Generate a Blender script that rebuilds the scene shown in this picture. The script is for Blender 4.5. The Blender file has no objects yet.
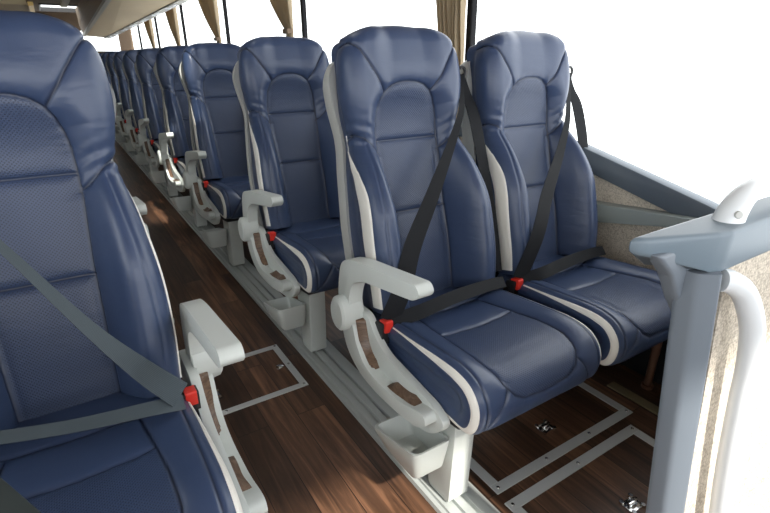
import bpy, bmesh, math, random
import numpy as np
from mathutils import Vector, Matrix
from math import sin, cos, pi, radians, sqrt

random.seed(4)
SC = bpy.context.scene
COL = SC.collection

# ------------------------------------------------------------------ materials
def new_mat(name):
    m = bpy.data.materials.new(name); m.use_nodes = True
    nt = m.node_tree; nt.nodes.clear()
    out = nt.nodes.new('ShaderNodeOutputMaterial')
    b = nt.nodes.new('ShaderNodeBsdfPrincipled')
    nt.links.new(b.outputs[0], out.inputs[0])
    return m, nt, b, out

def nd(nt, typ, **kw):
    n = nt.nodes.new(typ)
    for k, v in kw.items():
        if k.startswith('i_'):
            key = k[2:]
            n.inputs[int(key) if key.isdigit() else key].default_value = v
        else:
            setattr(n, k, v)
    return n

def simple(name, col, rough=.5, metal=0., bump=0., bscale=200., spec=.5, var=0.):
    m, nt, b, out = new_mat(name)
    b.inputs['Base Color'].default_value = (*col, 1)
    b.inputs['Roughness'].default_value = rough
    b.inputs['Metallic'].default_value = metal
    b.inputs['Specular IOR Level'].default_value = spec
    tc = nd(nt, 'ShaderNodeTexCoord')
    if bump:
        n = nd(nt, 'ShaderNodeTexNoise', i_Scale=bscale, i_Detail=4.)
        nt.links.new(tc.outputs['Object'], n.inputs['Vector'])
        bp = nd(nt, 'ShaderNodeBump', i_Strength=bump, i_Distance=.002)
        nt.links.new(n.outputs['Fac'], bp.inputs['Height'])
        nt.links.new(bp.outputs['Normal'], b.inputs['Normal'])
    if var:
        n2 = nd(nt, 'ShaderNodeTexNoise', i_Scale=9., i_Detail=3.)
        nt.links.new(tc.outputs['Object'], n2.inputs['Vector'])
        mx = nd(nt, 'ShaderNodeMix', data_type='RGBA')
        mx.inputs[6].default_value = (*[c * (1 - var) for c in col], 1)
        mx.inputs[7].default_value = (*[min(1, c * (1 + var)) for c in col], 1)
        nt.links.new(n2.outputs['Fac'], mx.inputs[0])
        nt.links.new(mx.outputs[2], b.inputs['Base Color'])
    return m

def leather_mat():
    m, nt, b, out = new_mat('blue_leather')
    L = nt.links.new
    tc = nd(nt, 'ShaderNodeTexCoord')
    at = nd(nt, 'ShaderNodeAttribute', attribute_name='perf')
    base = (.037, .060, .126)
    # perforation dots from the UV map (metres on the panel)
    mp = nd(nt, 'ShaderNodeMapping')
    mp.inputs['Rotation'].default_value = (0, 0, radians(45))
    mp.inputs['Scale'].default_value = (205, 205, 205)
    L(tc.outputs['UV'], mp.inputs['Vector'])
    vo = nd(nt, 'ShaderNodeTexVoronoi', i_Scale=1., i_Randomness=0.)
    vo.voronoi_dimensions = '2D'
    L(mp.outputs[0], vo.inputs['Vector'])
    rm = nd(nt, 'ShaderNodeMapRange'); rm.interpolation_type = 'SMOOTHSTEP'
    for i, v in ((1, .16), (2, .36), (3, 1.), (4, 0.)): rm.inputs[i].default_value = v
    L(vo.outputs['Distance'], rm.inputs[0])
    dm = nd(nt, 'ShaderNodeMath', operation='MULTIPLY')
    L(rm.outputs[0], dm.inputs[0]); L(at.outputs['Fac'], dm.inputs[1])
    sm_ = nd(nt, 'ShaderNodeAttribute', attribute_name='seam')
    nz = nd(nt, 'ShaderNodeTexNoise', i_Scale=6., i_Detail=3.)
    L(tc.outputs['Object'], nz.inputs['Vector'])
    mx0 = nd(nt, 'ShaderNodeMix', data_type='RGBA')
    mx0.inputs[6].default_value = (base[0]*.9, base[1]*.9, base[2]*.92, 1)
    mx0.inputs[7].default_value = (base[0]*1.12, base[1]*1.1, base[2]*1.08, 1)
    L(nz.outputs['Fac'], mx0.inputs[0])
    mx = nd(nt, 'ShaderNodeMix', data_type='RGBA')
    L(dm.outputs[0], mx.inputs[0]); L(mx0.outputs[2], mx.inputs[6])
    mx.inputs[7].default_value = (.013, .023, .056, 1)
    mxs = nd(nt, 'ShaderNodeMix', data_type='RGBA'); L(sm_.outputs['Fac'], mxs.inputs[0]); L(mx.outputs[2], mxs.inputs[6]); mxs.inputs[7].default_value = (.012, .018, .040, 1)
    L(mxs.outputs[2], b.inputs['Base Color'])
    b.inputs['Roughness'].default_value = .37
    b.inputs['Specular IOR Level'].default_value = .6
    # grain, soft wrinkles and perforation bump
    gr = nd(nt, 'ShaderNodeTexVoronoi', i_Scale=520.); L(tc.outputs['Object'], gr.inputs['Vector'])
    b1 = nd(nt, 'ShaderNodeBump', i_Strength=.10, i_Distance=.001); L(gr.outputs['Distance'], b1.inputs['Height'])
    mw = nd(nt, 'ShaderNodeMapping'); mw.inputs['Scale'].default_value = (10, 10, 34)
    L(tc.outputs['Object'], mw.inputs['Vector'])
    wr = nd(nt, 'ShaderNodeTexNoise', i_Scale=1., i_Detail=2., i_Distortion=.6); L(mw.outputs[0], wr.inputs['Vector'])
    b2 = nd(nt, 'ShaderNodeBump', i_Strength=.11, i_Distance=.012)
    L(wr.outputs['Fac'], b2.inputs['Height']); L(b1.outputs['Normal'], b2.inputs['Normal'])
    b3 = nd(nt, 'ShaderNodeBump', i_Strength=.6, i_Distance=.001); b3.invert = True
    L(dm.outputs[0], b3.inputs['Height']); L(b2.outputs['Normal'], b3.inputs['Normal'])
    L(b3.outputs['Normal'], b.inputs['Normal'])
    return m

def wood_floor_mat():
    m, nt, b, out = new_mat('walnut_planks')
    L = nt.links.new
    tc = nd(nt, 'ShaderNodeTexCoord')
    mp = nd(nt, 'ShaderNodeMapping'); mp.inputs['Rotation'].default_value = (0, 0, radians(90))
    mp.inputs['Location'].default_value = (.33, .03, 0)
    L(tc.outputs['Object'], mp.inputs['Vector'])
    br = nd(nt, 'ShaderNodeTexBrick', offset=.37, offset_frequency=2, squash=1.0)
    br.inputs['Scale'].default_value = 1.
    br.inputs['Brick Width'].default_value = .92
    br.inputs['Row Height'].default_value = .098
    br.inputs['Mortar Size'].default_value = .0012
    br.inputs['Mortar Smooth'].default_value = .1
    br.inputs['Bias'].default_value = 0.
    br.inputs['Color1'].default_value = (0, 0, 0, 1); br.inputs['Color2'].default_value = (1, 1, 1, 1)
    br.inputs['Mortar'].default_value = (.3, .3, .3, 1)
    L(mp.outputs[0], br.inputs['Vector'])
    mg = nd(nt, 'ShaderNodeMapping'); mg.inputs['Scale'].default_value = (38, 2.2, 1)
    L(tc.outputs['Object'], mg.inputs['Vector'])
    ad = nd(nt, 'ShaderNodeVectorMath', operation='ADD')
    sc = nd(nt, 'ShaderNodeVectorMath', operation='SCALE'); sc.inputs['Scale'].default_value = 23.
    L(br.outputs['Color'], sc.inputs[0]); L(mg.outputs[0], ad.inputs[0]); L(sc.outputs[0], ad.inputs[1])
    gn = nd(nt, 'ShaderNodeTexNoise', i_Scale=1., i_Detail=6., i_Roughness=.62, i_Distortion=.9)
    L(ad.outputs[0], gn.inputs['Vector'])
    cr = nd(nt, 'ShaderNodeValToRGB')
    e = cr.color_ramp.elements
    e[0].position = .28; e[0].color = (.021, .0115, .0075, 1)
    e[1].position = .74; e[1].color = (.165, .088, .052, 1)
    x = e.new(.5); x.color = (.066, .035, .021, 1)
    L(gn.outputs['Fac'], cr.inputs[0])
    tint = nd(nt, 'ShaderNodeValToRGB')
    t = tint.color_ramp.elements
    t[0].color = (.46, .44, .44, 1); t[1].color = (1.95, 1.82, 1.7, 1)
    L(br.outputs['Color'], tint.inputs[0])
    ml = nd(nt, 'ShaderNodeMix', data_type='RGBA', blend_type='MULTIPLY'); ml.inputs[0].default_value = 1.
    L(cr.outputs[0], ml.inputs[6]); L(tint.outputs[0], ml.inputs[7])
    dk = nd(nt, 'ShaderNodeMix', data_type='RGBA')
    L(br.outputs['Fac'], dk.inputs[0]); L(ml.outputs[2], dk.inputs[6]); dk.inputs[7].default_value = (.008, .005, .004, 1)
    L(dk.outputs[2], b.inputs['Base Color'])
    b.inputs['Roughness'].default_value = .42
    bp = nd(nt, 'ShaderNodeBump', i_Strength=.25, i_Distance=.001)
    L(gn.outputs['Fac'], bp.inputs['Height']); L(bp.outputs['Normal'], b.inputs['Normal'])
    return m

def inlay_mat():
    m, nt, b, out = new_mat('burr_wood_inlay')
    L = nt.links.new
    tc = nd(nt, 'ShaderNodeTexCoord')
    mp = nd(nt, 'ShaderNodeMapping'); mp.inputs['Scale'].default_value = (20, 30, 90)
    mp.inputs['Rotation'].default_value = (radians(35), 0, 0)
    L(tc.outputs['Object'], mp.inputs['Vector'])
    n = nd(nt, 'ShaderNodeTexNoise', i_Scale=1.4, i_Detail=5., i_Distortion=1.5); L(mp.outputs[0], n.inputs['Vector'])
    cr = nd(nt, 'ShaderNodeValToRGB'); e = cr.color_ramp.elements
    e[0].position = .3; e[0].color = (.085, .05, .033, 1); e[1].position = .7; e[1].color = (.21, .135, .09, 1)
    L(n.outputs['Fac'], cr.inputs[0]); L(cr.outputs[0], b.inputs['Base Color'])
    b.inputs['Roughness'].default_value = .35
    return m

def fabric_mat(name, c1, c2, scale=170., bump=.5):
    m, nt, b, out = new_mat(name)
    L = nt.links.new
    tc = nd(nt, 'ShaderNodeTexCoord')
    v = nd(nt, 'ShaderNodeTexVoronoi', i_Scale=scale, i_Randomness=.75); L(tc.outputs['Object'], v.inputs['Vector'])
    n = nd(nt, 'ShaderNodeTexNoise', i_Scale=scale * .5, i_Detail=2.); L(tc.outputs['Object'], n.inputs['Vector'])
    sm = nd(nt, 'ShaderNodeMath', operation='MULTIPLY'); L(v.outputs['Distance'], sm.inputs[0]); L(n.outputs['Fac'], sm.inputs[1])
    mr = nd(nt, 'ShaderNodeMapRange', i_1=.05, i_2=.42) if False else nd(nt, 'ShaderNodeMapRange')
    mr.inputs[1].default_value = .05; mr.inputs[2].default_value = .42
    L(sm.outputs[0], mr.inputs[0])
    mx = nd(nt, 'ShaderNodeMix', data_type='RGBA'); mx.inputs[6].default_value = (*c1, 1); mx.inputs[7].default_value = (*c2, 1)
    L(mr.outputs[0], mx.inputs[0]); L(mx.outputs[2], b.inputs['Base Color'])
    b.inputs['Roughness'].default_value = .95; b.inputs['Specular IOR Level'].default_value = .1
    bp = nd(nt, 'ShaderNodeBump', i_Strength=bump, i_Distance=.002); bp.invert = True
    L(v.outputs['Distance'], bp.inputs['Height']); L(bp.outputs['Normal'], b.inputs['Normal'])
    return m

def belt_mat(name, col):
    m, nt, b, out = new_mat(name)
    L = nt.links.new
    tc = nd(nt, 'ShaderNodeTexCoord')
    w = nd(nt, 'ShaderNodeTexWave', i_Scale=5.0, wave_type='BANDS', bands_direction='X')
    L(tc.outputs['UV'], w.inputs['Vector'])
    mx = nd(nt, 'ShaderNodeMix', data_type='RGBA')
    mx.inputs[6].default_value = (*[c * .78 for c in col], 1); mx.inputs[7].default_value = (*[c * 1.15 for c in col], 1)
    L(w.outputs['Fac'], mx.inputs[0]); L(mx.outputs[2], b.inputs['Base Color'])
    b.inputs['Roughness'].default_value = .6; b.inputs['Specular IOR Level'].default_value = .22
    bp = nd(nt, 'ShaderNodeBump', i_Strength=.3, i_Distance=.001)
    L(w.outputs['Fac'], bp.inputs['Height']); L(bp.outputs['Normal'], b.inputs['Normal'])
    return m

def glass_mat(name='window_glass', tint=(.97, .98, .98)):
    m = bpy.data.materials.new(name); m.use_nodes = True
    nt = m.node_tree; nt.nodes.clear(); L = nt.links.new
    out = nd(nt, 'ShaderNodeOutputMaterial')
    tr = nd(nt, 'ShaderNodeBsdfTransparent'); tr.inputs[0].default_value = (*tint, 1)
    gl = nd(nt, 'ShaderNodeBsdfGlossy'); gl.inputs['Roughness'].default_value = .02
    lw = nd(nt, 'ShaderNodeLayerWeight', i_Blend=.25)
    mu = nd(nt, 'ShaderNodeMath', operation='MULTIPLY'); mu.inputs[1].default_value = .15
    L(lw.outputs['Fresnel'], mu.inputs[0])
    mx = nd(nt, 'ShaderNodeMixShader')
    L(mu.outputs[0], mx.inputs[0]); L(tr.outputs[0], mx.inputs[1]); L(gl.outputs[0], mx.inputs[2]); L(mx.outputs[0], out.inputs[0])
    return m

def curtain_mat():
    m, nt, b, out = new_mat('beige_curtain_cloth')
    L = nt.links.new
    b.inputs['Base Color'].default_value = (.46, .37, .25, 1)
    b.inputs['Roughness'].default_value = .85; b.inputs['Specular IOR Level'].default_value = .15
    tl = nd(nt, 'ShaderNodeBsdfTranslucent'); tl.inputs[0].default_value = (.50, .39, .25, 1)
    mx = nd(nt, 'ShaderNodeMixShader', i_0=.3)
    L(b.outputs[0], mx.inputs[1]); L(tl.outputs[0], mx.inputs[2]); L(mx.outputs[0], out.inputs[0])
    return m

M = dict(
    leather=leather_mat(),
    cream=simple('cream_leather_trim', (.84, .82, .76), .45, bump=.15, bscale=500),
    shell=simple('pale_grey_shell', (.50, .51, .49), .5, bump=.08, bscale=700),
    grey=simple('light_grey_plastic', (.63, .67, .645), .42, bump=.06, bscale=800),
    dark=simple('black_plastic', (.018, .018, .020), .5),
    red=simple('red_plastic', (.72, .035, .022), .35),
    belt=belt_mat('charcoal_webbing', (.010, .0115, .0145)),
    belt_lit=belt_mat('lit_webbing', (.072, .092, .106)),  # same belt webbing, its colour lightened to look lit
    wood=wood_floor_mat(), inlay=inlay_mat(),
    alu=simple('brushed_aluminium', (.62, .64, .64), .42, metal=.35, bump=.1, bscale=300),
    railm=simple('grey_rail_coating', (.47, .50, .49), .42, metal=.2, bump=.05),
    chrome=simple('chrome', (.75, .75, .75), .15, metal=1.),
    copper=simple('copper_foot', (.22, .12, .085), .4, metal=.6),
    brass=simple('brass_strip', (.20, .165, .10), .45, metal=.5),
    part=simple('slate_grey_plastic', (.15, .195, .235), .42, bump=.06, bscale=600),
    partl=simple('pale_slate_plastic', (.155, .182, .215), .45, bump=.05, bscale=600),
    armw=simple('sage_grey_plastic', (.28, .32, .31), .45),
    capd=simple('charcoal_plastic', (.040, .050, .050), .6, spec=.2),
    white=simple('white_painted_tube', (.74, .77, .79), .3),
    fab=fabric_mat('beige_wall_fabric', (.74, .67, .57), (.42, .37, .305), 210.),
    sill=simple('dark_slate_trim', (.10, .125, .155), .5, bump=.06),
    pillar=simple('black_window_pillar', (.012, .012, .014), .6, spec=.1),
    rack=simple('beige_rack_lining', (.50, .40, .26), .8, bump=.2, bscale=250, var=.08),
    rackf=simple('brown_rack_lining', (.22, .155, .10), .7, bump=.2, bscale=250),
    vent=simple('grey_service_strip', (.40, .39, .35), .5, var=.1),
    yellow=simple('yellow_rack_edge', (.80, .56, .16), .4),
    ceil=simple('brown_ceiling_lining', (.14, .095, .06), .8, bump=.1),
    olive=simple('olive_ceiling_rail', (.36, .35, .20), .6),
    glass=glass_mat(), glasst=glass_mat('added_tint_glass', (.22, .24, .25)), curt=curtain_mat(),  # dark tint is added to the unseen left panes to dim the aisle
)

# ------------------------------------------------------------------ helpers
Y0 = .9          # seat parts are drafted in the coordinates of the front row, then shifted to the seat's base

def link(name, me, mat, parent=None, smooth=True):
    o = bpy.data.objects.new(name, me); COL.objects.link(o)
    if mat is not None:
        me.materials.clear(); me.materials.append(mat)
    if smooth:
        for p in me.polygons: p.use_smooth = True
    if parent is not None: o.parent = parent
    return o

def bm_obj(name, bm, mat, parent=None, smooth=True, angle=35):
    bmesh.ops.recalc_face_normals(bm, faces=bm.faces)
    me = bpy.data.meshes.new(name)
    if smooth:
        for e in bm.edges:
            if len(e.link_faces) == 2 and e.calc_face_angle(0) > radians(angle): e.smooth = False
    bm.to_mesh(me); bm.free()
    return link(name, me, mat, parent, smooth)

def prism(bm, poly, axis, a, b, bev=0., seg=3, bend=None):
    """poly: 2D outline; axis 'x' -> (y,z), 'y' -> (x,z), 'z' -> (x,y); extruded a..b, edges rounded by bev."""
    def P(u, v, w):
        return {'x': (w, u, v), 'y': (u, w, v), 'z': (u, v, w)}[axis]
    t = bmesh.new()
    v0 = [t.verts.new(P(u, v, a)) for u, v in poly]
    v1 = [t.verts.new(P(u, v, b)) for u, v in poly]
    t.faces.new(v0); t.faces.new(v1[::-1])
    n = len(poly)
    for i in range(n): t.faces.new((v0[i], v1[i], v1[(i+1) % n], v0[(i+1) % n]))
    bmesh.ops.recalc_face_normals(t, faces=t.faces)
    if bev: bmesh.ops.bevel(t, geom=list(t.edges), offset=bev, segments=seg, profile=.5, affect='EDGES', clamp_overlap=True)
    me = bpy.data.meshes.new('tmp'); t.to_mesh(me); t.free()
    bm.from_mesh(me); bpy.data.meshes.remove(me)

def box(bm, c0, c1, bev=0., seg=2):
    x0, y0, z0 = c0; x1, y1, z1 = c1
    prism(bm, [(x0, y0), (x1, y0), (x1, y1), (x0, y1)], 'z', z0, z1, bev, seg)

def round_poly(pts, r, n=5):
    """round each corner of a 2D polygon; r scalar or per-corner list"""
    out = []; N = len(pts)
    for i in range(N):
        ri = r[i] if isinstance(r, (list, tuple)) else r
        p = Vector(pts[i]); a = Vector(pts[i-1]); c = Vector(pts[(i+1) % N])
        d1 = (a-p); d2 = (c-p)
        l = min(ri, d1.length*.48, d2.length*.48)
        if l < 1e-5: out.append(tuple(p)); continue
        s = p + d1.normalized()*l; e = p + d2.normalized()*l
        for k in range(n+1):
            t = k/n
            q = s*(1-t)**2 + p*2*t*(1-t) + e*t*t
            out.append(tuple(q))
    return out

def catmull(pts, n=8):
    P = [Vector(p) for p in pts]; out = []
    for i in range(len(P)-1):
        p0 = P[max(i-1, 0)]; p1 = P[i]; p2 = P[i+1]; p3 = P[min(i+2, len(P)-1)]
        for k in range(n):
            t = k/n
            out.append(.5*((2*p1)+(p2-p0)*t+(2*p0-5*p1+4*p2-p3)*t*t+(3*p1-p0-3*p2+p3)*t**3))
    out.append(P[-1]); return out

def tube(bm, pts, r, n=14, cap=True):
    P = [Vector(p) for p in pts]; rings = []
    up = None
    for i, p in enumerate(P):
        d = (P[min(i+1, len(P)-1)]-P[max(i-1, 0)]).normalized()
        if up is None:
            up = d.orthogonal().normalized()
        up = (up - d*up.dot(d)).normalized(); sd = d.cross(up)
        rr = r[i] if isinstance(r, (list, tuple)) else r
        rings.append([bm.verts.new(p+(up*cos(2*pi*k/n)+sd*sin(2*pi*k/n))*rr) for k in range(n)])
    for a, b in zip(rings, rings[1:]):
        for k in range(n): bm.faces.new((a[k], a[(k+1) % n], b[(k+1) % n], b[k]))
    if cap: bm.faces.new(rings[0][::-1]); bm.faces.new(rings[-1])

def ribbon(name, ctrl, mat, parent, mir=1, th=.0022, n=10):
    """ctrl: list of (point, half-width vector)"""
    A = catmull([c[0] for c in ctrl], n); W = catmull([c[1] for c in ctrl], n)
    bm = bmesh.new(); uvl = bm.loops.layers.uv.new('UVMap')
    rows = []
    for i, (p, w) in enumerate(zip(A, W)):
        d = (A[min(i+1, len(A)-1)]-A[max(i-1, 0)]).normalized()
        nn = d.cross(w).normalized()*th*.5
        row = []
        for s, sg in ((-1, 1), (-.33, 1), (.33, 1), (1, 1), (1, -1), (.33, -1), (-.33, -1), (-1, -1)):
            q = p+w*s+nn*sg
            row.append((bm.verts.new((q.x*mir, q.y-Y0, q.z)), s, i))
        rows.append(row)
    for a, b in zip(rows, rows[1:]):
        for k in range(8):
            q = (a[k], a[(k+1) % 8], b[(k+1) % 8], b[k])
            f = bm.faces.new([t[0] for t in q])
            for lp, t in zip(f.loops, q): lp[uvl].uv = (t[1]*.5+.5, t[2]*.1)
    bm.faces.new([t[0] for t in rows[0]]); bm.faces.new([t[0] for t in rows[-1]][::-1])
    return bm_obj(name, bm, mat, parent)

def thing(name, label, cat, loc=(0, 0, 0), group=None):
    o = bpy.data.objects.new(name, None); COL.objects.link(o)
    o.location = loc; o.empty_display_size = .1
    o['label'] = label; o['category'] = cat
    if group: o['group'] = group
    return o

def tag(o, label, cat, group=None):
    o['label'] = label; o['category'] = cat
    if group: o['group'] = group
    return o

def struct(o):
    o['kind'] = 'structure'; return o

def dup(root, loc, label, group=None):
    r = root.copy(); COL.objects.link(r); r.location = loc; r['label'] = label
    if group: r['group'] = group
    for ch in list(root.children):
        c = ch.copy(); COL.objects.link(c); c.parent = r
        for g in list(ch.children):
            d = g.copy(); COL.objects.link(d); d.parent = c
    return r

def S(a, b, x):
    t = np.clip((x-a)/(b-a), 0, 1); return t*t*(3-2*t)

def interp(tab, x):
    """smooth interpolation of a (x, value) table"""
    xs = [p[0] for p in tab]; ys = [p[1] for p in tab]
    xx = np.linspace(xs[0], xs[-1], 400); yy = np.interp(xx, xs, ys)
    k = np.ones(41)/41; yp = np.convolve(np.pad(yy, 20, mode='edge'), k, 'valid')
    return np.interp(x, xx, yp)

def seg_dist(px, py, pl):
    d = np.full(px.shape, 9.)
    for (x0, y0), (x1, y1) in zip(pl, pl[1:]):
        vx, vy = x1-x0, y1-y0
        t = np.clip(((px-x0)*vx+(py-y0)*vy)/(vx*vx+vy*vy+1e-12), 0, 1)
        d = np.minimum(d, np.hypot(px-x0-t*vx, py-y0-t*vy))
    return d

def grid_mesh(name, V, perf=None, uv=None, closed_u=False, capends=True, seam=None):
    """V: (rows, cols, 3)"""
    R, Cn = V.shape[:2]
    verts = V.reshape(-1, 3).tolist(); faces = []
    cc = Cn if closed_u else Cn-1
    for i in range(R-1):
        for j in range(cc):
            a = i*Cn+j; b = i*Cn+(j+1) % Cn
            faces.append((a, b, b+Cn, a+Cn))
    if capends:
        faces.append(tuple(range(Cn))[::-1]); faces.append(tuple((R-1)*Cn+j for j in range(Cn)))
    me = bpy.data.meshes.new(name); me.from_pydata(verts, [], faces)
    if perf is not None:
        a = me.attributes.new('perf', 'FLOAT', 'POINT'); a.data.foreach_set('value', perf.reshape(-1).astype(np.float32))
    if seam is not None:
        a = me.attributes.new('seam', 'FLOAT', 'POINT'); a.data.foreach_set('value', seam.reshape(-1).astype(np.float32))
    if uv is not None:
        l = me.uv_layers.new(name='UVMap'); flat = uv.reshape(-1, 2)
        idx = np.zeros(len(me.loops), dtype=np.int32); me.loops.foreach_get('vertex_index', idx)
        l.data.foreach_set('uv', flat[idx].reshape(-1).astype(np.float32))
    b = bmesh.new(); b.from_mesh(me); bmesh.ops.recalc_face_normals(b, faces=b.faces); b.to_mesh(me); b.free()
    return me

# ------------------------------------------------------------------ seat surfaces
AO = np.array([.985, .45]); DV = np.array([.185, .695]); DV /= np.linalg.norm(DV)
NF = np.array([-DV[1], DV[0]])                # forward normal of the back (towards the front of the coach)
T0 = .745
W_TAB = [(0, .192), (.12, .200), (.22, .200), (.31, .191), (.39, .180), (.465, .166), (.53, .180), (.585, .189), (.64, .187), (.70, .183), (.80, .181)]
INNER = [(0, .085), (.10, .088), (.27, .092), (.40, .101), (.45, .102), (.50, .101), (.53, .096), (.555, .087), (.575, .073), (.588, .054), (.595, .030), (.597, 0)]

def back_front(x, t, w):
    """forward offset of the upholstery from the back plane"""
    a = np.abs(x)/w
    rec = interp([(0, .050), (.25, .060), (.45, .062), (.52, .055), (.57, .030), (.61, .004), (.66, .004), (.80, .012)], t)
    wing = interp([(0, .045), (.08, .058), (.27, .058), (.37, .022), (.455, -.034), (.52, -.012), (.60, .002), (.8, .010)], t)
    inn = np.interp(t, [p[0]/1 for p in [(0, .085), (.27, .092), (.45, .099), (.54, .088), (.60, .06), (.8, .05)]], [.085, .092, .099, .088, .06, .05])/w
    k = S(inn-.06, inn+.32, a)
    lumb = .010*np.exp(-((t-.17)/.12)**2)*(1-k)
    return (-rec+lumb)*(1-k)+wing*k

def back_surface(nt=270, nx=190):
    D = .120
    tt = np.concatenate([np.linspace(0, .64, int(nt*.72)), .64+(T0-.64)*np.sin(np.linspace(0, pi/2, nt-int(nt*.72)+1))[1:]])
    V = np.zeros((len(tt), nx, 3)); XT = np.zeros((len(tt), nx, 2)); NR = np.zeros((len(tt), nx, 3))
    for i, t in enumerate(tt):
        w = float(interp(W_TAB, t)); rc = .095; q = max(0, t-(T0-rc))
        q2 = max(0, t-(T0-.040)); wb = w-.5*(.040-sqrt(max(.0016-q2*q2, 0)))-.010*S(.50, .62, np.array([t]))[0]
        w = w-.5*(rc-sqrt(max(rc*rc-q*q, 0)))-.006*(t/T0)**4
        rt = .050; q = max(0, t-(T0-rt)); drop = rt-sqrt(max(rt*rt-q*q, 0))
        r = .042
        # profile outline (x, f) left half then mirrored
        n1, n2 = 9, 14
        f_edge = float(back_front(np.array([w*.98]), np.array([t]), w)[0])
        bot = -D+drop*.35
        fc = f_edge-drop
        side = [(-w*.955+(.0)*k, bot+(fc-r-bot)*k/(n1-1)) for k in range(n1)]
        side = [(-(wb*.955+(w-wb*.955)*sin(pi/2*(k/(n1-1))**(1+1.5*S(.60, .72, np.array([t]))[0]))), bot+(fc-r-bot)*k/(n1-1)) for k in range(n1)]
        m = nx-2*(n1)
        xs = np.linspace(-1, 1, m)
        xs = np.sign(xs)*(1-(1-np.abs(xs))**1.25)*w
        fx = back_front(xs, np.full(m, t), w)-drop
        ed = np.clip((np.abs(xs)-(w-r))/r, 0, 1)
        fx = fx-(r-np.sqrt(np.maximum(r*r-(ed*r)**2, 0)))*1.0
        # the centre of the head pad drops a little less
        row = side+list(zip(xs, fx))+[(-p[0], p[1]) for p in side[::-1]]
        crown = .022*(t/T0)**6
        for j, (x, f) in enumerate(row):
            te = t-crown*(x/w)**2
            yz = AO+DV*te+NF*f
            V[i, j] = (x, yz[0], yz[1]); XT[i, j] = (x, t)
    return V, XT, tt

def normals_of(V):
    du = np.gradient(V, axis=1); dv = np.gradient(V, axis=0)
    n = np.cross(du, dv); l = np.linalg.norm(n, axis=2, keepdims=True); l[l < 1e-9] = 1
    return n/l

def make_backrest():
    V, XT, tt = back_surface()
    x, t = XT[..., 0], XT[..., 1]
    N = normals_of(V)
    # orient the normals outward (front faces -y)
    mid = N[len(tt)//2, N.shape[1]//2]
    if mid[1] > 0: N = -N
    nside = 9
    front = np.zeros_like(x); front[:, nside-4:-(nside-4)] = 1
    ax = np.abs(x)
    inner = [(v, k) for k, v in INNER]
    seams = [inner,
             [(0, .452), (.102, .452)], [(0, .252), (.093, .252)],
             [(.076, .573), (.103, .608), (.135, .660), (.163, .705), (.178, .76)],
             [(.098, .415), (.115, .425), (.150, .458), (.19, .487)]]
    stitch = [(.168, .0), (.176, .12), (.174, .22), (.166, .31), (.155, .40), (.150, .445)]
    d = np.minimum.reduce([seg_dist(ax, t, s) for s in seams])
    d2 = seg_dist(ax, t, stitch)
    disp = .0055*(1-np.exp(-(d/.009)**1.2))-.0035*np.exp(-(d/.0022)**2)
    disp += -.003*np.exp(-(d2/.003)**2)
    # leather gathers where the head pad meets the bolster
    disp += .0016*np.sin((t*1.0-ax*.55)*210)*np.exp(-((t-.47)/.035)**2)*S(.09, .15, ax)
    disp *= front
    V = V+N*disp[..., None]
    innx = np.interp(t, [p[0] for p in INNER], [p[1] for p in INNER])
    perf = ((ax < innx-.004) & (t < .60)).astype(float)*front*S(.003, .006, d)
    # shift to seat base
    V[..., 1] -= Y0
    return V, perf, XT, np.exp(-(d/.0023)**2)*front

BV, BPERF, BXT, BSEAM = make_backrest()
BN = normals_of(BV)
if BN[130, BN.shape[1]//2][1] > 0: BN = -BN

def stripe_strip(V, N, rows, fj0, fj1, off=.0022, nn=5):
    """a thin raised band that follows the surface; fj0/fj1(row)->fractional column"""
    out = []
    for i in rows:
        a, b = fj0(i), fj1(i); line = []
        for k in range(nn):
            j = a+(b-a)*k/(nn-1); j0 = int(j); fr = j-j0; j1 = min(j0+1, V.shape[1]-1)
            p = V[i, j0]*(1-fr)+V[i, j1]*fr; n = N[i, j0]*(1-fr)+N[i, j1]*fr
            h = off if 0 < k < nn-1 else -off*.6
            line.append(p+n*h)
        out.append(line)
    return np.array(out)

def arc_cols(V, i, jc, l0, l1):
    """fractional columns at signed arc lengths l0, l1 from column jc in row i"""
    seg = np.linalg.norm(np.diff(V[i], axis=0), axis=1)
    L = np.concatenate([[0], np.cumsum(seg)]); L -= L[jc]
    J = np.arange(len(L))
    return float(np.interp(l0, L, J)), float(np.interp(l1, L, J))

def mesh_from(V, mir, name, perf=None, uv=None, closed=False, cap=True, seam=None):
    V = V.copy(); V[..., 0] *= mir
    return grid_mesh(name, V, perf, uv, closed, cap, seam)

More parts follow.
